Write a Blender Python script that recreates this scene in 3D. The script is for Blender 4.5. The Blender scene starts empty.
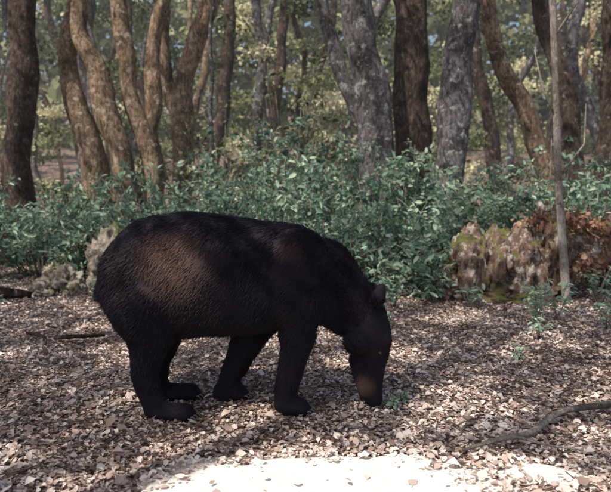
import bpy, math, random
import numpy as np
from mathutils import Vector, Matrix
random.seed(7); rng=np.random.default_rng(7)
scene=bpy.context.scene
scene.view_settings.view_transform='Standard'
scene.view_settings.look='None'
scene.view_settings.exposure=0
# ---------------------------------------------------------------- light
EL=math.radians(56)
hx,hy=-0.68,-0.733            # horizontal direction towards the sun
S=np.array([hx*math.cos(EL),hy*math.cos(EL),math.sin(EL)])
w=bpy.data.worlds.new("World"); scene.world=w; w.use_nodes=True
nt=w.node_tree; nt.nodes.clear()
sky=nt.nodes.new('ShaderNodeTexSky'); sky.sky_type='NISHITA'; sky.sun_disc=False
sky.sun_elevation=EL; sky.sun_rotation=math.atan2(hx,hy); sky.dust_density=4.0; sky.ozone_density=.6
bg=nt.nodes.new('ShaderNodeBackground'); bg.inputs[1].default_value=0.15
ow=nt.nodes.new('ShaderNodeOutputWorld')
nt.links.new(sky.outputs[0],bg.inputs[0]); nt.links.new(bg.outputs[0],ow.inputs[0])
sl=bpy.data.lights.new("sun","SUN"); sl.energy=5; sl.angle=math.radians(0.5); sl.color=(1,.92,.80)
so=bpy.data.objects.new("sun",sl); scene.collection.objects.link(so)
so.rotation_euler=Vector(S).to_track_quat('Z','Y').to_euler(); so.location=(-5,-8,12)
# ---------------------------------------------------------------- camera
cam=bpy.data.cameras.new("camera"); co=bpy.data.objects.new("camera",cam); scene.collection.objects.link(co)
cam.lens=38.6; cam.sensor_width=36; cam.clip_end=500; cam.clip_start=0.05
cam.dof.use_dof=True; cam.dof.focus_distance=3.2; cam.dof.aperture_fstop=3.2
co.location=(0,0,1.1); co.rotation_euler=(math.radians(90-5.84),0,0); scene.camera=co
# ---------------------------------------------------------------- helpers
def link(o,parent=None):
    scene.collection.objects.link(o)
    if parent: o.parent=parent
    return o
def empty(name):
    e=bpy.data.objects.new(name,None); return link(e)
def sn(x,y,f=1.0,s=0.0):
    "cheap smooth noise in -1..1"
    x=np.asarray(x)*f;y=np.asarray(y)*f
    return (np.sin(x*1.3+y*.7+s*1.7)+np.sin(-x*.8+y*1.9+s*2.3+1.1)+np.sin(x*2.3-y*1.4+s*.9+2.7)+np.sin(x*2.9+y*2.6+s*3.1+.4))/4
def H(x,y):
    x=np.asarray(x,float);y=np.asarray(y,float)
    near=0.018*sn(x,y,2.2,1)+0.010*sn(x,y,6,2)
    r=np.clip(y-10,0,None)
    far=0.13*r*r/(r+4)*np.where(r>0,1,0)
    return near+far+np.clip(r*.05,0,.5)*sn(x,y,.5,3)
def N(nt,t,**k):
    n=nt.nodes.new(t)
    for a,b in k.items(): setattr(n,a,b)
    return n
def newmat(name):
    m=bpy.data.materials.new(name); m.use_nodes=True; nt=m.node_tree; nt.nodes.clear()
    return m,nt,N(nt,'ShaderNodeOutputMaterial')
def ramp(nt,stops,interp='LINEAR'):
    r=N(nt,'ShaderNodeValToRGB'); cr=r.color_ramp; cr.interpolation=interp
    while len(cr.elements)<len(stops): cr.elements.new(.5)
    for e,(p,c) in zip(cr.elements,stops): e.position=p; e.color=(*c,1)
    return r
def leaf_mat(name,stops,trans=.3,rough=.45,spec=.4):
    m,nt,o=newmat(name); L=nt.links
    a=N(nt,'ShaderNodeAttribute'); a.attribute_name='rnd'
    r=ramp(nt,stops); L.new(a.outputs['Fac'],r.inputs[0])
    p=N(nt,'ShaderNodeBsdfPrincipled'); p.inputs['Roughness'].default_value=rough
    p.inputs['Specular IOR Level'].default_value=spec
    L.new(r.outputs[0],p.inputs['Base Color'])
    if trans>0:
        t=N(nt,'ShaderNodeBsdfTranslucent'); L.new(r.outputs[0],t.inputs[0])
        mx=N(nt,'ShaderNodeMixShader'); mx.inputs[0].default_value=trans
        L.new(p.outputs[0],mx.inputs[1]); L.new(t.outputs[0],mx.inputs[2]); L.new(mx.outputs[0],o.inputs[0])
    else: L.new(p.outputs[0],o.inputs[0])
    return m
LEAF=np.array([[0,0,0],[-.2,.28,.07],[-.19,.66,.05],[0,1,-.08],[.19,.66,.05],[.2,.28,.07]])
LEAFW=np.array([[0,0,0],[-.3,.25,.10],[-.33,.62,.06],[0,1,-.05],[.33,.62,.12],[.3,.25,.05]])
def unit(v): return v/(np.linalg.norm(v,axis=1,keepdims=True)+1e-9)
def leaves(name,pos,size,nrm,mat,rnd=None,dirs=None,tmpl=LEAF,parent=None,curl=None):
    n=len(pos); nrm=unit(nrm)
    if dirs is None: dirs=rng.normal(size=(n,3))
    d=dirs-(dirs*nrm).sum(1,keepdims=True)*nrm; d=unit(d); b=np.cross(nrm,d)
    T=np.repeat(tmpl[None],n,0).copy()
    if curl is not None: T[:,:,2]*=curl[:,None]
    wv=rng.uniform(.65,1.3,n)
    V=pos[:,None,:]+size[:,None,None]*(T[:,:,0:1]*wv[:,None,None]*b[:,None]+T[:,:,1:2]*d[:,None]+T[:,:,2:3]*nrm[:,None])
    me=bpy.data.meshes.new(name); me.vertices.add(n*6); me.vertices.foreach_set('co',V.reshape(-1).astype(np.float32))
    f=np.array([0,1,2,3,0,3,4,5]); idx=(np.arange(n)[:,None]*6+f[None]).reshape(-1)
    me.loops.add(n*8); me.loops.foreach_set('vertex_index',idx.astype(np.int32))
    me.polygons.add(n*2); me.polygons.foreach_set('loop_start',(np.arange(n*2)*4).astype(np.int32))
    me.update(calc_edges=True)
    if rnd is None: rnd=rng.random(n)
    at=me.attributes.new('rnd','FLOAT','POINT'); at.data.foreach_set('value',np.repeat(np.clip(rnd,0,1),6).astype(np.float32))
    me.materials.append(mat)
    return link(bpy.data.objects.new(name,me),parent)
class MB:
    def __init__(s): s.v=[];s.f=[]
    def tube(s,pts,rads,sides=8,wob=0,close=True):
        pts=[Vector(p) for p in pts]; n=len(pts); b0=len(s.v)
        ph=[random.uniform(0,6.28) for _ in range(4)]
        ref=Vector((0,1,0))
        for i,p in enumerate(pts):
            t=(pts[min(i+1,n-1)]-pts[max(i-1,0)]).normalized()
            r=ref if abs(t.dot(ref))<.93 else Vector((1,0,0))
            a=t.cross(r).normalized(); b=t.cross(a)
            for k in range(sides):
                th=2*math.pi*k/sides
                rr=rads[i]*(1+wob*(math.sin(3*th+ph[0]+i*.13)*.5+math.sin(5*th+ph[1]-i*.2)*.35+math.sin(2*th+ph[2]+i*.31)*.5+random.uniform(-.25,.25)))
                s.v.append(p+(a*math.cos(th)+b*math.sin(th))*rr)
        for i in range(n-1):
            for k in range(sides):
                a=b0+i*sides+k;b=b0+i*sides+(k+1)%sides
                s.f.append((a,b,b+sides,a+sides))
        if close:
            s.f.append(tuple(b0+k for k in range(sides))[::-1]); s.f.append(tuple(b0+(n-1)*sides+k for k in range(sides)))
    def obj(s,name,mat,parent=None,smooth=True):
        me=bpy.data.meshes.new(name); me.from_pydata([tuple(v) for v in s.v],[],s.f)
        if smooth: me.polygons.foreach_set('use_smooth',[True]*len(me.polygons))
        me.materials.append(mat); me.update()
        return link(bpy.data.objects.new(name,me),parent)
def spline(pts,rads,step):
    P=[Vector(p) for p in pts]; out=[];ro=[]
    for i in range(len(P)-1):
        p0=P[max(i-1,0)];p1=P[i];p2=P[i+1];p3=P[min(i+2,len(P)-1)]
        k=max(2,int((p2-p1).length/step))
        for j in range(k):
            t=j/k
            q=.5*((2*p1)+(p2-p0)*t+(2*p0-5*p1+4*p2-p3)*t*t+(3*p1-p0-3*p2+p3)*t**3)
            out.append(q);ro.append(rads[i]*(1-t)+rads[i+1]*t)
    out.append(P[-1]);ro.append(rads[-1]); return out,ro
# ---------------------------------------------------------------- materials
def bark(name,c1,c2,c3,lich=(.42,.45,.42),la=.56,scale=1.0):
    m,nt,o=newmat(name);L=nt.links
    tc=N(nt,'ShaderNodeNewGeometry')
    wp=N(nt,'ShaderNodeTexNoise'); wp.inputs['Scale'].default_value=5; wp.inputs['Detail'].default_value=3; L.new(tc.outputs['Position'],wp.inputs[0])
    wa=N(nt,'ShaderNodeVectorMath',operation='MULTIPLY_ADD'); L.new(wp.outputs['Color'],wa.inputs[0]); wa.inputs[1].default_value=(.12,.12,.12); L.new(tc.outputs['Position'],wa.inputs[2])
    mp=N(nt,'ShaderNodeMapping'); mp.inputs['Scale'].default_value=(24*scale,24*scale,8*scale)
    L.new(wa.outputs[0],mp.inputs[0])
    n1=N(nt,'ShaderNodeTexNoise'); n1.inputs['Scale'].default_value=1.3;n1.inputs['Detail'].default_value=9;n1.inputs['Roughness'].default_value=.72
    L.new(mp.outputs[0],n1.inputs[0])
    big=N(nt,'ShaderNodeTexNoise'); big.inputs['Scale'].default_value=3; big.inputs['Detail'].default_value=5; L.new(tc.outputs['Position'],big.inputs[0])
    r=ramp(nt,[(.38,c1),(.5,c2),(.63,c3)]); L.new(n1.outputs[0],r.inputs[0])
    br=ramp(nt,[(.38,(.5,.48,.46)),(.6,(1.2,1.17,1.14))]); L.new(big.outputs[0],br.inputs[0])
    mu=N(nt,'ShaderNodeMix',data_type='RGBA',blend_type='MULTIPLY'); mu.inputs[0].default_value=1
    L.new(r.outputs[0],mu.inputs[6]);L.new(br.outputs[0],mu.inputs[7])
    n2=N(nt,'ShaderNodeTexNoise'); n2.inputs['Scale'].default_value=10;n2.inputs['Detail'].default_value=8;n2.inputs['Roughness'].default_value=.75
    L.new(tc.outputs['Position'],n2.inputs[0])
    lr=ramp(nt,[(la,(0,0,0)),(la+.05,(.9,.9,.9))]); L.new(n2.outputs[0],lr.inputs[0])
    mx=N(nt,'ShaderNodeMix',data_type='RGBA'); L.new(lr.outputs[0],mx.inputs[0]); L.new(mu.outputs[2],mx.inputs[6]); mx.inputs[7].default_value=(*lich,1)
    p=N(nt,'ShaderNodeBsdfPrincipled');p.inputs['Roughness'].default_value=.9; p.inputs['Specular IOR Level'].default_value=.15
    L.new(mx.outputs[2],p.inputs['Base Color'])
    bp=N(nt,'ShaderNodeBump');bp.inputs['Strength'].default_value=.9;bp.inputs['Distance'].default_value=.06
    L.new(n1.outputs[0],bp.inputs['Height']);L.new(bp.outputs[0],p.inputs['Normal']);L.new(p.outputs[0],o.inputs[0])
    return m
bark_grey=bark('bark_grey',(.045,.042,.05),(.14,.13,.15),(.26,.255,.27),lich=(.42,.44,.43),la=.55)
bark_red=bark('bark_red',(.03,.021,.019),(.09,.065,.058),(.18,.135,.118),lich=(.28,.26,.235),la=.58)
bark_brown=bark('bark_brown',(.08,.052,.035),(.28,.20,.14),(.50,.38,.28),lich=(.58,.50,.40),la=.55)
bark_dead=bark('bark_dead',(.26,.23,.21),(.47,.42,.39),(.62,.57,.54),lich=(.66,.63,.61),la=.55,scale=2)
m_shrub=leaf_mat('shrub_leaf',[(0,(.045,.09,.065)),(.35,(.12,.22,.165)),(.7,(.25,.39,.28)),(1,(.50,.62,.44))],.4,.38,.5)
m_canopy=leaf_mat('canopy_leaf',[(0,(.06,.10,.04)),(1,(.16,.22,.09))],.4)
m_bg=leaf_mat('distant_leaf',[(0,(.03,.045,.022)),(.35,(.13,.17,.075)),(.7,(.46,.47,.26)),(1,(.80,.76,.52))],.4,.6,.2)
m_litter=leaf_mat('litter_leaf',[(0,(.12,.075,.06)),(.25,(.31,.22,.185)),(.5,(.54,.425,.375)),(.75,(.71,.61,.56)),(1,(.84,.77,.72))],.12,.6,.3)
m_rust=leaf_mat('dead_leaf',[(0,(.13,.06,.035)),(.5,(.36,.19,.12)),(1,(.55,.36,.25))],.25)
# ---------------------------------------------------------------- ground
def ground():
    def ax(a,b,fine0,fine1,step,m):
        c=list(np.arange(fine0,fine1,step)); x=fine1;s=step
        while x<b: c.append(x); s*=1.25; x+=s
        c.append(b); x=fine0;s=step
        while x>a: x-=s; s*=1.25; c.insert(0,max(x,a))
        return np.array(sorted(set(np.round(c,4))))
    X=ax(-200,200,-5,5,.07,0);Y=ax(-60,260,1,9,.07,0)
    gx,gy=np.meshgrid(X,Y); gz=H(gx,gy)
    V=np.stack([gx,gy,gz],-1).reshape(-1,3); nx=len(X);ny=len(Y)
    i=np.arange(nx-1)[None]+np.arange(ny-1)[:,None]*nx
    F=np.stack([i,i+1,i+nx+1,i+nx],-1).reshape(-1,4)
    me=bpy.data.meshes.new('ground'); me.from_pydata(V.tolist(),[],F.tolist()); me.polygons.foreach_set('use_smooth',[True]*len(F))
    m,nt,o=newmat('forest_floor');L=nt.links
    g=N(nt,'ShaderNodeNewGeometry')
    vo=N(nt,'ShaderNodeTexVoronoi');vo.inputs['Scale'].default_value=34; L.new(g.outputs['Position'],vo.inputs[0])
    no=N(nt,'ShaderNodeTexNoise');no.inputs['Scale'].default_value=3;no.inputs['Detail'].default_value=8; L.new(g.outputs['Position'],no.inputs[0])
    sp=N(nt,'ShaderNodeSeparateColor');L.new(vo.outputs['Color'],sp.inputs[0])
    r=ramp(nt,[(0,(.07,.048,.04)),(.45,(.2,.14,.12)),(.8,(.36,.28,.25)),(1,(.5,.42,.38))]);L.new(sp.outputs[0],r.inputs[0])
    r2=ramp(nt,[(.3,(.6,.55,.53)),(.7,(1,1,1))]);L.new(no.outputs[0],r2.inputs[0])
    mu=N(nt,'ShaderNodeMix',data_type='RGBA',blend_type='MULTIPLY');mu.inputs[0].default_value=1
    L.new(r.outputs[0],mu.inputs[6]);L.new(r2.outputs[0],mu.inputs[7])
    p=N(nt,'ShaderNodeBsdfPrincipled');p.inputs['Roughness'].default_value=.9;L.new(mu.outputs[2],p.inputs['Base Color'])
    bp=N(nt,'ShaderNodeBump');bp.inputs['Distance'].default_value=.02;L.new(vo.outputs['Distance'],bp.inputs['Height']);L.new(bp.outputs[0],p.inputs['Normal'])
    L.new(p.outputs[0],o.inputs[0]); me.materials.append(m)
    link(bpy.data.objects.new('ground',me))
ground()
# near-white ground added in the foreground: overexposed sunlight put into its colour
def sun_patch_mask(x,y):
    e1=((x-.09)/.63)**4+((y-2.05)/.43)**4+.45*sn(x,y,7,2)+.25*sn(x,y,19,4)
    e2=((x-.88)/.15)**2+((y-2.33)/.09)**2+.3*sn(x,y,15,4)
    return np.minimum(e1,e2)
def sun_patch():
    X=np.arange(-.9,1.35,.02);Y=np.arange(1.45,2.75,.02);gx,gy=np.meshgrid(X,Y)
    e=sun_patch_mask(gx,gy); gz=H(gx,gy)+.014*np.clip((1.25-e)*2,-1,1)+.003*sn(gx,gy,40,3)
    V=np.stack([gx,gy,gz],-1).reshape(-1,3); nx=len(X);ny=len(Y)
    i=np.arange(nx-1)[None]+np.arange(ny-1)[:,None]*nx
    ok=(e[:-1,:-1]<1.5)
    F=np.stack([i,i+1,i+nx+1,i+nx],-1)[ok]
    me=bpy.data.meshes.new('painted_sun_patch'); me.from_pydata(V.tolist(),[],F.tolist()); me.polygons.foreach_set('use_smooth',[True]*len(F))
    m,nt,o=newmat('sun_patch_white');L=nt.links;g=N(nt,'ShaderNodeNewGeometry')
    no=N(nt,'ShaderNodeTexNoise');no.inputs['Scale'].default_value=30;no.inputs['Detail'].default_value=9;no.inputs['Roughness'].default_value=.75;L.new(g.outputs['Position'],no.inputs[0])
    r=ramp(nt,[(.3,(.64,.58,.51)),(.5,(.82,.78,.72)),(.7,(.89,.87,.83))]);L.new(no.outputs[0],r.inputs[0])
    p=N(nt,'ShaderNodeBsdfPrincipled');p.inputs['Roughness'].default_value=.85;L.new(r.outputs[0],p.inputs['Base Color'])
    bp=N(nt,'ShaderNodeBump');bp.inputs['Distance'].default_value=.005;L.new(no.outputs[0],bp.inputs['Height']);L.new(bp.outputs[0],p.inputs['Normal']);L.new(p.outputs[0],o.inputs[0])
    me.materials.append(m);link(bpy.data.objects.new('painted_sun_patch',me))
sun_patch()
def litter():
    n=255000
    y=1.0+7.5*rng.random(n)**1.1; x=(rng.random(n)*2-1)*(1.3+y*.62)
    bb=sun_patch_mask(x,y); keep=rng.random(n)<np.clip((bb-.45)*1.4,.02,1); x=x[keep];y=y[keep];bb=bb[keep];n=len(x)
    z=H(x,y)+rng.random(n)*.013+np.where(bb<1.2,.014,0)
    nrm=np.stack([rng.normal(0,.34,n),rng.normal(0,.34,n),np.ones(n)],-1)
    tone=np.clip(rng.beta(1.5,1.6,n)+.16*sn(x,y,1.8,5)+.10*sn(x,y,7,5)+np.where(bb<1.2,.25,0),0,1)  # leaves on the sun patch lightened too, sunlight put into their tone
    size=rng.gamma(4,.0038,n)+.006
    big=rng.random(n)<.02; size=np.where(big,rng.uniform(.035,.055,n),size); z=z+np.where(big,.008,0)
    leaves('leaf_litter',np.stack([x,y,z],-1),size,nrm,m_litter,tone,tmpl=LEAFW,curl=rng.uniform(-1,3.2,n))
    mb=MB()
    for i in range(900):
        yy=random.uniform(1.5,7.5);xx=random.uniform(-1,1)*(1.2+yy*.6);a=random.uniform(0,6.28);l=random.uniform(.04,.25)
        if float(sun_patch_mask(xx,yy))<1.2: continue
        z0=float(H(xx,yy))+.015
        mb.tube([(xx,yy,z0),(xx+math.cos(a)*l*.5,yy+math.sin(a)*l*.5,z0+random.uniform(0,.02)),(xx+math.cos(a+.3)*l,yy+math.sin(a+.3)*l,z0)],[.003,.0025,.0015],5)
    mb.obj('twigs',bark_brown)
litter()
# ---------------------------------------------------------------- trees
def crown(parent,cx,cy,cz,R,n,mat=m_canopy,size=.13):
    k=8; cc=rng.normal(size=(k,3))*np.array([R*.6,R*.6,R*.35])+np.array([cx,cy,cz])
    c=cc[rng.integers(0,k,n)]; p=c+rng.normal(size=(n,3))*R*.18
    leaves('foliage',p,rng.uniform(.7,1.3,n)*size,rng.normal(size=(n,3))+np.array([0,0,1.]),mat,parent=parent)
def tree(name,Y,stems,mat,sides=20,crown_n=500,topz=7.6):
    e=empty(name); mb=MB(); last=None
    for pts in stems:
        P=[(x,Y+dy,z) for (x,dy,z,r) in pts]; R=[r for *_,r in pts]
        if P[-1][2]>3.0:
            a=Vector(P[-2]);b=Vector(P[-1]);d=(b-a).normalized(); d=(d+Vector((0,0,.6))).normalized()
            q=b+d*((topz-b.z)*.5); q2=q+Vector((random.uniform(-.5,.5),random.uniform(-.3,.5),(topz-b.z)*.5))
            P+=[tuple(q),tuple(q2)];R+=[R[-1]*.7,R[-1]*.3]; last=q2
        sp,sr=spline(P,R,.1)
        s0=random.uniform(0,50)
        sp=[p+Vector((.022*math.sin(p.z*3.1+s0)+.012*math.sin(p.z*7+s0*2),.03*math.sin(p.z*2.3+s0),0)) for p in sp]
        sr=[r*(1+.05*math.sin(i*.55+s0)+random.uniform(-.02,.02)) for i,r in enumerate(sr)]
        mb.tube(sp,sr,sides,.11)
        if last is not None and P[-1][2]>4:
            for k in range(4):
                i=int(len(sp)*random.uniform(.72,.95)); a=random.uniform(0,6.28); q0=sp[i]; l=random.uniform(.8,1.8)
                t1=q0+Vector((math.cos(a)*l*.5,math.sin(a)*l*.5,.4)); t2=q0+Vector((math.cos(a+.3)*l,math.sin(a+.3)*l,.9))
                mb.tube([q0,t1,t2],[sr[i]*.5,sr[i]*.35,sr[i]*.12],7)
    mb.obj('trunk',mat,e)
    if last is not None: crown(e,last.x,last.y,topz+.2,1.3,crown_n)
    return e
tree('oak_tree',9.0,[[(-3.95,0,-.1,.27),(-3.9,0,.4,.20),(-3.92,0,1.2,.19),(-3.85,.05,2.3,.18),(-3.8,.1,3.6,.17)]],bark_red)
tree('oak_tree',9.5,[
 [(-2.95,0,-.1,.30),(-2.98,0,.6,.22),(-3.0,0,1.3,.18),(-3.27,0,2.1,.15),(-3.40,.05,2.7,.14),(-3.22,.1,3.7,.13)],
 [(-2.6,-.1,-.1,.27),(-2.55,-.1,.6,.19),(-2.58,-.1,1.3,.17),(-2.86,-.1,2.1,.16),(-2.96,-.05,2.7,.14),(-3.2,0,3.2,.12),(-3.15,0,3.8,.12)],
 [(-2.3,.15,-.1,.25),(-2.28,.15,.6,.18),(-2.26,.15,1.4,.15),(-2.48,.15,2.1,.13),(-2.60,.2,2.95,.12),(-2.72,.2,3.7,.11)],
 [(-2.36,.2,1.6,.11),(-2.2,.25,2.3,.12),(-2.22,.3,3.0,.11),(-2.08,.3,3.7,.10)]],bark_brown)
tree('oak_tree',11.0,[[(-2.05,0,0,.28),(-2.02,0,.8,.2),(-2.05,0,1.6,.18),(-2.05,0,2.4,.17),(-1.8,0,3.3,.16),(-1.55,0,4.0,.15)],
 [(-2.05,.1,1.9,.12),(-2.3,.1,2.8,.11),(-2.35,.1,4.0,.1)]],bark_brown)
tree('sapling',8.6,[[(-1.22,0,0,.035),(-1.2,0,1.0,.03),(-1.24,0,2.0,.028),(-1.17,0,3.3,.022)]],bark_grey,8,300,5)
tree('oak_tree',9.0,[[(1.02,0,-.1,.33),(1.0,0,.4,.26),(.98,0,1.2,.235),(.90,0,2.2,.225),(.78,0,2.9,.22),(.62,0,3.7,.2)],
 [(.85,.05,1.6,.08),(.6,.1,2.3,.095),(.33,.1,3.0,.09),(.15,.1,3.7,.08)]],bark_grey,24)
tree('oak_tree',9.8,[[(1.62,0,-.1,.38),(1.6,0,.4,.30),(1.6,0,1.1,.27),(1.55,0,2.3,.25),(1.5,0,3.9,.24)]],bark_red,24)
tree('oak_tree',9.2,[[(2.0,0,-.1,.31),(1.98,0,.4,.24),(2.0,0,1.2,.215),(2.07,0,2.3,.205),(2.2,0,3.7,.19)]],bark_grey,24)
tree('oak_tree',10.0,[[(3.9,0,-.1,.25),(3.8,0,.6,.18),(3.62,0,1.3,.15),(3.32,0,2.1,.135),(2.9,0,2.8,.13),(2.7,0,3.8,.12)]],bark_brown)
tree('oak_tree',10.4,[[(4.4,0,-.1,.25),(4.35,0,.5,.18),(4.25,0,1.3,.15),(4.1,0,2.2,.14),(3.85,0,3.0,.13),(3.6,0,3.9,.12)]],bark_red)
tree('oak_tree',9.0,[[(4.1,0,-.1,.22),(4.08,0,.6,.15),(4.1,0,1.3,.12),(4.08,0,2.3,.11),(4.1,0,3.6,.10)]],bark_red)
for i in range(46):
    Y=random.uniform(12.5,26); X=random.uniform(-.6,.6)*Y; r=random.uniform(.045,.15); z0=float(H(X,Y)); 
    ln=random.uniform(-.2,.2)
    pts=[(X+ln*t+random.uniform(-.22,.22),random.uniform(-.1,.1),z0+t-.1,r*(1.25-.07*t)) for t in (0,1.2,2.4,3.6,5.0,6.4)]
    tree('oak_tree',Y,[pts],random.choice([bark_grey,bark_red,bark_red,bark_brown]),10,130,z0+8)
e=empty('dead_sapling'); mb=MB()
p,r=spline([(2.33,5.75,-.05),(2.26,5.75,.6),(2.2,5.73,1.1),(2.14,5.7,1.8),(2.08,5.7,2.6),(2.02,5.75,3.6)],[.045,.036,.033,.030,.026,.016],.08); mb.tube(p,r,10,.08)
mb.tube([(2.2,5.73,1.1),(2.4,5.7,1.4),(2.42,5.75,1.75)],[.014,.009,.004],6)
mb.tube([(2.16,5.7,1.6),(2.03,5.7,1.85),(1.96,5.75,2.2)],[.012,.008,.004],6)
mb.tube([(2.11,5.7,2.3),(2.3,5.7,2.6),(2.36,5.75,3.0)],[.012,.008,.004],6); mb.obj('stem',bark_dead,e)
# ---------------------------------------------------------------- unseen tree added behind the viewpoint for dappled shade, crown gaps shaped for sun
def unseen_shade_oak():
    e=empty('unseen_shade_oak_tree'); mb=MB()
    k=1/math.tan(EL); R0=Vector((-3.4+hx*k*6,-.8+hy*k*6,6))
    p,r=spline([R0+Vector((-.8,-.8,-6.1)),R0+Vector((-.7,-.8,-4)),R0+Vector((-.6,-.6,-2)),R0],[.6,.45,.38,.3],.25); mb.tube(p,r,20,.1)
    for gx,gy,tz in [(-3,8,7.6),(-1,8.2,8),(2,9,8),(4.6,8,8),(4,.6,8),(-4.2,4,7.5)]:
        b=Vector((gx+hx*k*tz,gy+hy*k*tz,tz)); m=(R0+b)/2+Vector((0,0,.4))
        q,rr=spline([R0,m,b],[.15,.07,.02],.3); mb.tube(q,rr,8,.08)
    mb.obj('trunk',bark_brown,e)
    n=112000
    gx=rng.uniform(-5.5,5.5,n); gy=rng.uniform(.8,12.5,n); z=rng.uniform(6.2,7.6,n)
    nz=sn(gx,gy,3.4,9)+.5*sn(gx,gy,8,2)+.35*sn(gx,gy,19,6)
    dens=np.where(nz>.17,.0,np.where(nz>.10,.4,1.0))
    dens=np.where(gy>8.3+.6*sn(gx,gy,2,4),np.where(nz>-.25,.0,.8),dens)
    e1=(((gx-.15)/.92)**4+((gy-2.0)/.60)**4)
    dens=np.where(e1+.25*sn(gx,gy,6,2)<1,0,dens)
    for (a,b,rad,dd) in [(-.29,3.2,.2,.0),(.29,3.38,.13,.05),(-2.0,6.9,.5,.1),(-.2,8.0,.6,.1),(2.0,6.3,.45,.1),(3.1,6.8,.5,.1),(3.4,7.5,.5,.1),(.9,7.4,.35,.1),(-1.5,10.7,1.0,.1),(-3.0,9.0,.5,.2)]:  # crown openings shaped to let sun onto chosen spots
        dens=np.where((gx-a)**2+(gy-b)**2<rad*rad,dens*dd,dens)
    keep=rng.random(n)<dens; gx,gy,z=gx[keep],gy[keep],z[keep]
    pos=np.stack([gx+hx*k*z,gy+hy*k*z,z],-1); m=len(z)
    leaves('foliage',pos,rng.uniform(.05,.10,m),rng.normal(size=(m,3))*.6+S[None]*1.0,m_canopy,parent=e,tmpl=LEAFW)
unseen_shade_oak()
# ---------------------------------------------------------------- shrubs
def shrub(name,X,Y,R,Ht,nst,nleaf,size=.07,mat=m_shrub,tone=0):
    e=empty(name); mb=MB(); P=[];z0=float(H(X,Y)); D=[]
    for i in range(nst):
        a=random.uniform(0,6.28); q=random.random()**.6*R; h=Ht*random.uniform(.35,1.1)*(1-.35*(q/R)**2)
        b=Vector((X+math.cos(a)*q*.25,Y+math.sin(a)*q*.25,z0-.02)); c=b+Vector((math.cos(a)*q*.35,math.sin(a)*q*.35,h*.6)); d=Vector((X+math.cos(a)*q,Y+math.sin(a)*q,z0+h))
        sp,sr=spline([b,c,d],[.010,.007,.003],.12); mb.tube(sp,sr,4)
        tips=[(sp,.3)]
        for k in range(5):
            s=sp[int(len(sp)*random.uniform(.3,.95))]; aa=random.uniform(0,6.28); l=random.uniform(.12,.32)
            t=s+Vector((math.cos(aa)*l,math.sin(aa)*l,random.uniform(-.02,.22))); mb.tube([s,(s+t)/2+Vector((0,0,.02)),t],[.004,.003,.002],4)
            tips.append(([s,(s+t)/2,t],0))
        per=max(1,nleaf//nst//6)
        for ch,st in tips:
            ct=random.gauss(0,.2)
            for _ in range(per):
                u=random.uniform(max(st,.2),1)*(len(ch)-1); i0=min(int(u),len(ch)-2); q0=ch[i0].lerp(ch[i0+1],u-i0)
                P.append((q0.x+random.gauss(0,.035),q0.y+random.gauss(0,.035),q0.z+random.gauss(0,.03),ct))
    mb.obj('stems',bark_dead,e); P=np.array(P); n=len(P)
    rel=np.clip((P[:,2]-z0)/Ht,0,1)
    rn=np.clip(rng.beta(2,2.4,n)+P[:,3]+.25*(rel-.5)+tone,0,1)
    leaves('foliage',P[:,:3],rng.uniform(.5,1.4,n)*size,rng.normal(size=(n,3))*.85+np.array([0,-.35,1.]),mat,rn,parent=e)
rows=[(-4.4,7.0,.7,.8),(-3.7,6.9,.6,.6),(-3.0,7.4,.7,.95),(-2.4,7.2,.5,.7),(-1.7,7.2,.6,1.05),(-1.0,6.9,.6,1.1),(-.4,7.3,.7,1.45),(.1,6.7,.55,1.25),(.7,6.9,.55,1.2),
 (1.15,6.7,.5,.9),(1.8,7.2,.5,1.1),(2.45,7.0,.5,1.25),(3.1,6.9,.6,1.3),(3.5,6.5,.45,.95),(.55,6.15,.38,.6),(1.05,6.0,.3,.4),(.15,6.3,.35,.65),(-.5,6.5,.4,.65),
 (-4.2,8.3,.8,1.0),(-3.1,8.6,.8,1.15),(-2.0,8.5,.7,1.25),(-1.0,8.3,.7,1.75),(-.2,8.4,.7,2.0),(.5,8.0,.6,1.75),(1.3,8.3,.6,1.5),(1.9,8.4,.6,1.3),(2.6,8.5,.6,1.35),(3.1,8.3,.7,1.55),(3.9,8.2,.6,1.5),(4.7,8.4,.6,1.3)]
for (x,y,r,h) in rows: shrub('shrub',x,y,r,h,int(14+24*r),int(1150*r*h/.7+450),.075 if y<8 else .082,tone=random.uniform(-.12,.2))
for (x,y,r,h) in [(-5,10.6,1,1.2),(-3.8,10.8,1,1.1),(-1.3,10.4,1,2.3),(-.2,10.2,1,3.2),(.4,10.8,.8,2.8),(2.6,10.5,1,1.4),(4.8,10.8,1,1.6)]:
    shrub('shrub',x,y,r,h,30,1700,.09,m_bg,-.08)
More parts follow.
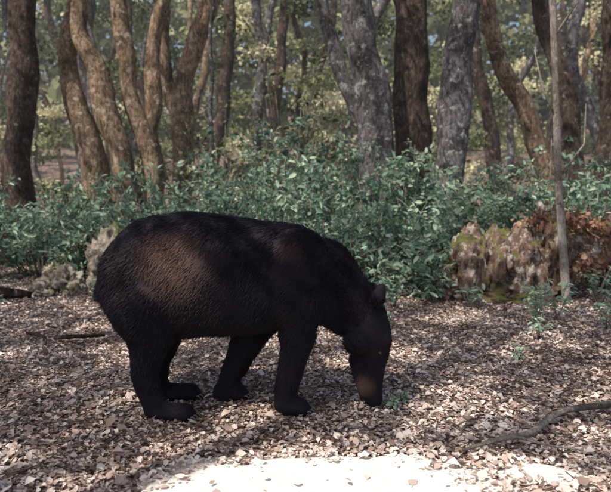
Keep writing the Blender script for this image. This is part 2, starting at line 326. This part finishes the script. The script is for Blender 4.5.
# ---------------------------------------------------------------- distant woodland mass
def distant():
    P=[];R=[];Sz=[]
    for i in range(400):
        Y=random.uniform(13,30); X=random.uniform(-.66,.66)*Y; z0=float(H(X,Y))
        hgt=random.uniform(0,1)**1.3*(Y*.33+1); rad=random.uniform(.3,.9)*(Y/18)
        n=210; c=rng.normal(size=(n,3))*np.array([rad,rad,rad*.42])*.5+np.array([X,Y,z0+.15+hgt])
        tone=random.choice([.03,.1,.25,.5,.95])  # per-clump tone puts sunlit pale and shaded dark into the leaf colour
        P.append(c); R.append(np.clip(rng.beta(2,2,n)*.4-.2+tone+random.gauss(0,.06),0,1)); Sz.append(rng.uniform(.05,.12,n)*Y/16)
    P=np.concatenate(P);n=len(P)
    leaves('distant_woodland',P,np.concatenate(Sz),rng.normal(size=(n,3))+np.array([-.3,-.6,.7]),m_bg,np.concatenate(R),tmpl=LEAFW)
    n=34000
    Y=rng.uniform(31,42,n);X=rng.uniform(-40,40,n);Z=H(X,Y)+rng.random(n)*12
    leaves('distant_tree_line',np.stack([X,Y,Z],-1),rng.uniform(.4,.8,n),rng.normal(size=(n,3))+np.array([-.3,-.6,.5]),m_bg,np.clip(.4+.55*sn(X,Z,1.1,2)+rng.normal(0,.15,n),0,1),tmpl=LEAFW)
distant()
# thin sunlit haze hanging in the wood
def haze():
    v=[(x,y,z) for z in (-1,12) for y in (6.5,44) for x in (-45,45)]
    f=[(0,2,3,1),(4,5,7,6),(0,1,5,4),(2,6,7,3),(0,4,6,2),(1,3,7,5)]
    me=bpy.data.meshes.new('haze');me.from_pydata(v,[],f)
    m,nt,o=newmat('haze_air');s=N(nt,'ShaderNodeVolumeScatter');s.inputs['Density'].default_value=.0045;s.inputs['Anisotropy'].default_value=.0;s.inputs['Color'].default_value=(.95,.97,1,1)
    nt.links.new(s.outputs[0],o.inputs['Volume']);me.materials.append(m);link(bpy.data.objects.new('haze',me))
haze()
# ---------------------------------------------------------------- rocks and stump
def rockmat(name,base,moss,mossamt,lich,la=.55,stretch=1):
    m,nt,o=newmat(name);L=nt.links;g=N(nt,'ShaderNodeNewGeometry')
    ms=N(nt,'ShaderNodeMapping');ms.inputs['Scale'].default_value=(1,1,1/stretch);L.new(g.outputs['Position'],ms.inputs[0])
    n1=N(nt,'ShaderNodeTexNoise');n1.inputs['Scale'].default_value=9*stretch;n1.inputs['Detail'].default_value=9;n1.inputs['Roughness'].default_value=.72;L.new(ms.outputs[0],n1.inputs[0])
    r=ramp(nt,[(.36,tuple(c*.2 for c in base)),(.5,base),(.66,tuple(min(1,c*1.9) for c in base))]);L.new(n1.outputs[0],r.inputs[0])
    n2=N(nt,'ShaderNodeTexNoise');n2.inputs['Scale'].default_value=9;n2.inputs['Detail'].default_value=8;n2.inputs['Roughness'].default_value=.72
    mp=N(nt,'ShaderNodeMapping');mp.inputs['Location'].default_value=(5,3,1);L.new(g.outputs['Position'],mp.inputs[0]);L.new(mp.outputs[0],n2.inputs[0])
    lr=ramp(nt,[(la,(0,0,0)),(la+.05,(.9,.9,.9))]);L.new(n2.outputs[0],lr.inputs[0])
    mx=N(nt,'ShaderNodeMix',data_type='RGBA');L.new(lr.outputs[0],mx.inputs[0]);L.new(r.outputs[0],mx.inputs[6]);mx.inputs[7].default_value=(*lich,1)
    n3=N(nt,'ShaderNodeTexNoise');n3.inputs['Scale'].default_value=3.2;n3.inputs['Detail'].default_value=8;n3.inputs['Roughness'].default_value=.6
    L.new(g.outputs['Position'],n3.inputs[0])
    sx=N(nt,'ShaderNodeSeparateXYZ');L.new(g.outputs['Normal'],sx.inputs[0])
    ad=N(nt,'ShaderNodeMath',operation='MULTIPLY_ADD');L.new(sx.outputs[2],ad.inputs[0]);ad.inputs[1].default_value=.2;L.new(n3.outputs[0],ad.inputs[2])
    mr=ramp(nt,[(mossamt,(0,0,0)),(mossamt+.06,(.95,.95,.95))]);L.new(ad.outputs[0],mr.inputs[0])
    m2=N(nt,'ShaderNodeMix',data_type='RGBA');L.new(mr.outputs[0],m2.inputs[0]);L.new(mx.outputs[2],m2.inputs[6]);m2.inputs[7].default_value=(*moss,1)
    p=N(nt,'ShaderNodeBsdfPrincipled');p.inputs['Roughness'].default_value=.95;p.inputs['Specular IOR Level'].default_value=.15
    L.new(m2.outputs[2],p.inputs['Base Color'])
    bp=N(nt,'ShaderNodeBump');bp.inputs['Distance'].default_value=.06;L.new(n1.outputs[0],bp.inputs['Height']);L.new(bp.outputs[0],p.inputs['Normal']);L.new(p.outputs[0],o.inputs[0])
    return m
from mathutils import noise as mn
import bmesh
def rock(name,loc,dim,mat,seed,amp=.35,parent=None,sub=5,zs=1.0):
    bm=bmesh.new(); bmesh.ops.create_icosphere(bm,subdivisions=sub,radius=1)
    for v in bm.verts:
        p=v.co.copy(); o=Vector((seed*3.1,seed*1.7,seed)); q=Vector((p.x,p.y,p.z*zs))
        d=1+amp*mn.noise(q*1.3+o)+amp*.6*mn.noise(q*3+o)+amp*.36*mn.noise(q*7+o)+amp*.2*mn.noise(q*16+o)
        c=mn.voronoi(q*2.6+o)[0]; d+=amp*.35*(c[1]-c[0])
        v.co=Vector((p.x*dim[0]*d,p.y*dim[1]*d,p.z*dim[2]*d))
    me=bpy.data.meshes.new(name);bm.to_mesh(me);bm.free();me.polygons.foreach_set('use_smooth',[True]*len(me.polygons));me.materials.append(mat)
    ob=link(bpy.data.objects.new(name,me),parent);ob.location=loc;return ob
stumpm=rockmat('mossy_stump',(.22,.15,.12),(.18,.19,.055),.64,(.60,.55,.52),.53,1.5)
pale=rockmat('pale_stone',(.28,.24,.20),(.12,.15,.06),.66,(.54,.50,.45),.55)
e=empty('mossy_tree_stump')
rock('stump_main',(1.66,6.15,.2),(.30,.36,.44),stumpm,3,.5,e,6,.55)
rock('stump_middle',(1.98,6.1,.2),(.24,.3,.40),stumpm,5,.5,e,5,.55)
rock('stump_side',(2.26,6.15,.25),(.22,.3,.48),stumpm,8,.5,e,6,.5)
rock('root_flare',(1.38,6.05,.08),(.24,.25,.2),stumpm,12,.6,e)
rock('root_flare_front',(1.9,5.85,.02),(.4,.16,.12),stumpm,14,.6,e)
mb=MB();p,r=spline([(2.3,6.35,.42),(2.8,6.4,.45),(3.4,6.5,.4),(4.0,6.7,.3)],[.2,.24,.22,.18],.08);mb.tube(p,r,28,.16);mb.obj('mossy_log',stumpm)
for i,(x,y,dx,dz) in enumerate([(-2.35,6.4,.16,.16),(-2.05,6.9,.22,.32),(-2.6,6.9,.18,.14),(-1.75,6.7,.16,.28),(-2.5,6.1,.1,.08),(-2.2,6.2,.09,.07)]):
    rock('rock',(x,y,dz*.5),(dx,dx*.9,dz),pale,30+i,.55,None,5)
n=1000; c=np.array([[2.42,6.1,.72],[2.75,6.2,.66],[2.2,6.05,.70],[2.95,6.25,.5],[2.55,6.0,.3]])[rng.integers(0,5,n)]
leaves('dead_leaf_drift',c+rng.normal(size=(n,3))*np.array([.13,.08,.05]),rng.uniform(.03,.07,n),rng.normal(size=(n,3))+np.array([0,-.3,1]),m_rust,tmpl=LEAFW)
mb=MB();p,r=spline([(-3.5,5.9,.05),(-3.1,5.9,.08),(-2.75,5.85,.08),(-2.5,5.9,.05)],[.07,.065,.055,.03],.06);mb.tube(p,r,12,.15)
mb.tube([(-2.9,5.9,.1),(-2.8,5.85,.2),(-2.65,5.85,.26)],[.02,.015,.006],7);mb.obj('fallen_log',bark_red)
mb=MB();p,r=spline([(.62,2.5,.03),(.78,2.56,.05),(.95,2.66,.04),(1.15,2.85,.06),(1.42,2.98,.05),(1.75,3.1,.06)],[.006,.011,.013,.014,.017,.019],.03);mb.tube(p,r,10,.15)
mb.tube([(1.15,2.85,.06),(1.2,3.0,.09),(1.32,3.15,.07)],[.008,.005,.003],6);mb.tube([(.85,2.6,.05),(.98,2.52,.04),(1.1,2.5,.03)],[.007,.005,.003],6)
mb.obj('fallen_branch',bark_dead)
mb=MB();p,r=spline([(-1.7,4.35,.03),(-1.55,4.3,.05),(-1.38,4.42,.03)],[.012,.016,.008],.03);mb.tube(p,r,8,.15)
p,r=spline([(-1.95,4.5,.03),(-1.75,4.3,.05),(-1.7,4.2,.02)],[.01,.012,.006],.03);mb.tube(p,r,8,.15);mb.obj('fallen_stick',bark_red)
# ---------------------------------------------------------------- seedlings
def seedling(X,Y,h,n,size):
    e=empty('seedling');mb=MB();z0=float(H(X,Y));P=[];D=[]
    for i in range(n):
        a=random.uniform(0,6.28);l=h*random.uniform(.5,1);t=Vector((X+math.cos(a)*l*.5,Y+math.sin(a)*l*.5,z0+l))
        b=Vector((X,Y,z0));mb.tube([b,b.lerp(t,.5)+Vector((0,0,.02)),t],[.003,.0025,.0015],4)
        for k in range(7):
            q=b.lerp(t,random.uniform(.35,1));aa=random.uniform(0,6.28);P.append(q);D.append((math.cos(aa),math.sin(aa),random.uniform(-.2,.4)))
    mb.obj('stems',bark_dead,e)
    P=np.array([tuple(p) for p in P]);m=len(P)
    leaves('foliage',P,rng.uniform(.7,1.3,m)*size,np.tile([0,-.2,1.],(m,1))+rng.normal(size=(m,3))*.25,m_shrub,rng.uniform(.4,1,m),np.array(D),parent=e)
for a in [(.42,3.05,.09,4,.035),(.47,3.12,.07,3,.03),(1.75,4.9,.3,7,.06),(1.95,5.0,.35,8,.06),(2.2,4.7,.3,7,.055),(1.3,3.9,.12,4,.04),(1.6,4.4,.2,5,.05),(2.5,5.2,.4,9,.06),(1.95,5.45,.25,8,.05),(-.9,4.9,.1,4,.04),(.6,4.9,.16,5,.05),(.75,5.5,.3,9,.06),(-2.6,5.4,.15,5,.05),(.15,5.6,.25,7,.06),(-1.9,5.9,.25,8,.05),(2.6,5.8,.4,10,.06),(1.4,5.5,.3,8,.06),(1.15,5.75,.35,9,.06)]:
    seedling(*a)
# ---------------------------------------------------------------- black bear
def bear():
    root=empty('black_bear')
    # image pixels projected through the camera -> metres on the plane at distance Y
    def tr(a,b,Y=3.1):
        v=(246-b)/655;t=Y/(.9948+.1018*v);return Vector(((a-305.5)/655*t,Y,1.1+t*(-.1018+.9948*v)))
    u=.0048
    bm=bmesh.new()
    def sph(c,r,sc=(1,1,1)):
        bmesh.ops.create_icosphere(bm,subdivisions=3,radius=1,matrix=Matrix.Translation(c)@Matrix.Diagonal((r*sc[0],r*sc[1],r*sc[2],1)))
    def chain(pts):
        for (c0,r0),(c1,r1) in zip(pts[:-1],pts[1:]):
            k=max(2,int((c1-c0).length/.012))
            for j in range(k+1):
                t=j/k; sph(c0.lerp(c1,t),r0*(1-t)+r1*t)
    sec=[(105,260,296,.10),(112,245,312,.16),(122,231,325,.20),(138,218,331,.225),(165,211,334,.24),(195,210,334,.24),(225,213,333,.235),(252,217,330,.225),(278,220,327,.21),(300,223,325,.195),(318,231,322,.175),(334,245,318,.15),(348,262,319,.13)]
    rings=[]
    for (a,t,b,hw) in sec:
        T=tr(a,t+3);B=tr(a,b);c=(T+B)/2;hz=(T.z-B.z)/2;rg=[]
        for k in range(28):
            th=2*math.pi*k/28;cs=math.cos(th);s=math.sin(th)
            e=.92
            wz=hw*(1-.10*s)
            rg.append(bm.verts.new((c.x,3.1+wz*math.copysign(abs(cs)**e,cs),c.z+hz*math.copysign(abs(s)**e,s))))
        rings.append(rg)
    for r0,r1 in zip(rings[:-1],rings[1:]):
        for k in range(28): bm.faces.new((r0[k],r0[(k+1)%28],r1[(k+1)%28],r1[k]))
    bm.faces.new(rings[0][::-1]);bm.faces.new(rings[-1])
    N_=2.985;F_=3.225
    # neck and head
    chain([(tr(316,277),.19),(tr(338,296),.152),(tr(354,313),.122)])
    chain([(tr(365,318,3.09),.106),(tr(369,334,3.08),.106),(tr(372,350,3.07),.086),(tr(373,364,3.06),.062),(tr(373,378,3.05),.051),(tr(373,391,3.05),.045),(tr(374,399,3.05),.042)])
    sph(tr(358,342,3.0),.062);sph(tr(358,342,3.16),.062);chain([(tr(359,360,3.06),.046),(tr(364,394,3.05),.028)])
    sph(tr(382,341,3.035),.048);sph(tr(382,341,3.125),.048)
    # shoulder and rump masses
    sph(tr(298,272,2.995),.172,(1,.65,1.15));sph(tr(296,272,3.205),.172,(1,.65,1.15))
    sph(tr(141,280,2.985),.208,(.92,.62,1.12));sph(tr(144,280,3.215),.208,(.92,.62,1.12))
    def leg(pts,Y): chain([(tr(a,b,Y),r*u) for a,b,r in pts])
    leg([(143,303,34),(151,330,23),(148,350,17),(144,371,13),(149,392,11.5),(155,404,12)],N_)
    leg([(151,310,32),(163,334,20),(156,358,14.5),(156,380,12),(164,398,11.5)],F_)
    leg([(297,296,29),(298,320,19.5),(297,343,15),(291,368,12.5),(286,390,11),(286,402,12)],N_)
    leg([(264,306,26),(252,330,19),(241,353,14.5),(231,376,11.5),(224,396,11.5)],F_)
    def paw(x0,x1,Y):
        z=float(H((x0+x1)/2,Y))
        chain([(Vector((x0,Y,z+.042)),.038),(Vector((x1-.05,Y,z+.038)),.042)])
        for k in range(-1,2): chain([(Vector((x0+.03,Y+k*.02,z+.032)),.032),(Vector((x1-.04,Y+k*.030,z+.03)),.031)])
        cl=[]
        for k in range(5):
            yy=Y+(k-2)*.024;xx=x1-.012-abs(k-2)*.009
            sph(Vector((xx,yy,z+.024)),.020,(1.15,.58,.95));cl.append(Vector((xx+.012,yy,z+.026)))
        return cl
    claws=[]
    claws+=paw(-.72,-.515,2.97);claws+=paw(-.70,-.53,F_)
    claws+=paw(-.11,.025,2.965);claws+=paw(-.43,-.29,F_)
    chain([(tr(109,280),.045),(tr(102,290),.03),(tr(101,298),.018)])
    ears=[]
    for yy,a,b in ((3.0,381,291),(3.165,371,289)):
        c=tr(a,b,yy);ears.append(c);sph(c,.038,(.7,.45,1.0));sph(c-Vector((.012,0,.03)),.040,(.9,.6,1.1))
    me=bpy.data.meshes.new('bear_build');bm.to_mesh(me);bm.free()
    ob=bpy.data.objects.new('bear_build',me);link(ob)
    md=ob.modifiers.new('r','REMESH');md.mode='VOXEL';md.voxel_size=.009
    ms=ob.modifiers.new('s','SMOOTH');ms.factor=.5;ms.iterations=6
    bpy.context.view_layer.update();dg=bpy.context.evaluated_depsgraph_get()
    body=bpy.data.meshes.new_from_object(ob.evaluated_get(dg),depsgraph=dg)
    bpy.data.objects.remove(ob,do_unlink=True);body.name='body'
    body.polygons.foreach_set('use_smooth',[True]*len(body.polygons))
    def coat(name,gain,rough):
        m,nt,o=newmat(name);L=nt.links;g=N(nt,'ShaderNodeNewGeometry')
        n1=N(nt,'ShaderNodeTexNoise');n1.inputs['Scale'].default_value=6;n1.inputs['Detail'].default_value=7;n1.inputs['Roughness'].default_value=.65;L.new(g.outputs['Position'],n1.inputs[0])
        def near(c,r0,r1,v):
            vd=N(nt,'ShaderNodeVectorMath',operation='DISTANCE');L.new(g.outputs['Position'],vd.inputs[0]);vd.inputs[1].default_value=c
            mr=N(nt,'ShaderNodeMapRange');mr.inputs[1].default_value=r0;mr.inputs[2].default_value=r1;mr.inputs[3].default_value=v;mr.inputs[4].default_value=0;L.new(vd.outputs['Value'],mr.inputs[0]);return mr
        a1=near((-.59,2.86,.72),.03,.27,.60);a2=near((-.08,2.92,.78),.03,.20,.28);a3=near(tuple(tr(364,388,3.0)),.02,.095,.55)  # flank and shoulder brown: sun sheen put into coat colour; muzzle brown is its own
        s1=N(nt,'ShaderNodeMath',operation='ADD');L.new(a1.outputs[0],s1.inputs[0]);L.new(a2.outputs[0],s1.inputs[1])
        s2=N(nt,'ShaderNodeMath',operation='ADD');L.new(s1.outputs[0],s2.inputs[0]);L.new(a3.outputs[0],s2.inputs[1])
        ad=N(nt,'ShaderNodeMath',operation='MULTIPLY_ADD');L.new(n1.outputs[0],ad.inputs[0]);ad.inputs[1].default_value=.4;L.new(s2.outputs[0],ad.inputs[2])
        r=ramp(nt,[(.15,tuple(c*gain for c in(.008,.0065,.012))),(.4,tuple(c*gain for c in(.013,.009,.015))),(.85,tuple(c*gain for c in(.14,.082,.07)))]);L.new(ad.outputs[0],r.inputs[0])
        p=N(nt,'ShaderNodeBsdfPrincipled');p.inputs['Roughness'].default_value=rough;p.inputs['Specular IOR Level'].default_value=.25
        L.new(r.outputs[0],p.inputs['Base Color']);L.new(p.outputs[0],o.inputs[0]);return m
    body.materials.append(coat('bear_skin',.8,.8));link(bpy.data.objects.new('body',body),root)
    # fur
    nv=len(body.vertices);co_=np.empty(nv*3,np.float32);body.vertices.foreach_get('co',co_);co_=co_.reshape(-1,3)
    nr=np.array([tuple(v.normal) for v in body.vertices])
    body.calc_loop_triangles();tri=np.empty(len(body.loop_triangles)*3,np.int32);body.loop_triangles.foreach_get('vertices',tri);tri=tri.reshape(-1,3)
    A=co_[tri[:,0]];B=co_[tri[:,1]];C=co_[tri[:,2]];ar=np.linalg.norm(np.cross(B-A,C-A),axis=1)
    n=110000;k=rng.choice(len(tri),n,p=ar/ar.sum());a=rng.random(n);b=rng.random(n);fl=a+b>1;a[fl]=1-a[fl];b[fl]=1-b[fl]
    P=A[k]+(B[k]-A[k])*a[:,None]+(C[k]-A[k])*b[:,None]
    Nn=unit(nr[tri[k,0]]*(1-a-b)[:,None]+nr[tri[k,1]]*a[:,None]+nr[tri[k,2]]*b[:,None])
    flow=np.tile([-.85,0,-.55],(n,1))
    hd=np.clip((P[:,0]-.12)/.12,0,1);low=np.clip((.42-P[:,2])/.12,0,1)*(1-hd)
    flow=flow*(1-low[:,None])+np.array([-.15,0,-1.])*low[:,None]
    flow=flow*(1-hd[:,None])+np.array([-.5,0,.9])*hd[:,None]
    flow=flow-(flow*Nn).sum(1,keepdims=True)*Nn
    clump=np.stack([sn(P[:,0]+P[:,1]*.7,P[:,2],14,s) for s in(1,2,3)],-1)*.35
    d=unit(unit(flow)+Nn*.38+clump+rng.normal(size=(n,3))*.16)
    ln=rng.uniform(.022,.040,n)
    face=np.clip((P[:,0]-.2)/.06,0,1)*np.clip((.56-P[:,2])/.12,0,1)
    ln*=1-.62*face
    for c in ears: ln=np.where(np.linalg.norm(P-np.array(c),axis=1)<.05,ln*.35,ln)
    ln*=np.where((P[:,2]<.12),.35,np.where((P[:,2]<.36)&(P[:,0]<.15),.7,1))
    down=unit(d+np.array([0,0,-.45])*(1-hd[:,None]))
    p0=P-Nn*.003;p1=p0+d*ln[:,None]*.5;p2=p1+down*ln[:,None]*.5
    ptp=np.stack([p0,p1,p2],1).reshape(-1).astype(np.float32)
    hc=bpy.data.hair_curves.new('fur');hc.add_curves([3]*n);hc.attributes['position'].data.foreach_set('vector',ptp)
    ra=hc.attributes.get('radius') or hc.attributes.new('radius','FLOAT','POINT')
    ra.data.foreach_set('value',np.tile([.0012,.0010,.0002],n).astype(np.float32))
    hc.materials.append(coat('bear_fur',1.1,.45));link(bpy.data.objects.new('fur',hc),root)
    def simple(name,c,ro):
        m,nt,o=newmat(name);p=N(nt,'ShaderNodeBsdfPrincipled');no=N(nt,'ShaderNodeTexNoise');no.inputs['Scale'].default_value=60
        r=ramp(nt,[(.3,tuple(x*.6 for x in c)),(.7,c)]);nt.links.new(no.outputs[0],r.inputs[0]);nt.links.new(r.outputs[0],p.inputs['Base Color'])
        p.inputs['Roughness'].default_value=ro;nt.links.new(p.outputs[0],o.inputs[0]);return m
    mb=MB()
    for c in claws: mb.tube([c,c+Vector((.014,0,.002)),c+Vector((.026,0,-.012)),c+Vector((.030,0,-.022))],[.0055,.005,.0032,.001],7)
    mb.obj('claws',simple('claw',(.14,.12,.10),.4),root)
    def blob(name,c,s,mat):
        bm=bmesh.new();bmesh.ops.create_icosphere(bm,subdivisions=3,radius=1,matrix=Matrix.Translation(c)@Matrix.Diagonal((*s,1)))
        me=bpy.data.meshes.new(name);bm.to_mesh(me);bm.free();me.polygons.foreach_set('use_smooth',[True]*len(me.polygons));me.materials.append(mat);return link(bpy.data.objects.new(name,me),root)
    nm=simple('nose_skin',(.03,.025,.03),.35);blob('nose',tr(378,406,3.05),(.030,.034,.018),nm)
    em=simple('eye',(.02,.012,.008),.08)
    blob('eye_near',tr(380,353,2.990),(.010,.008,.010),em);blob('eye_far',tr(380,353,3.120),(.010,.008,.010),em)
bear()
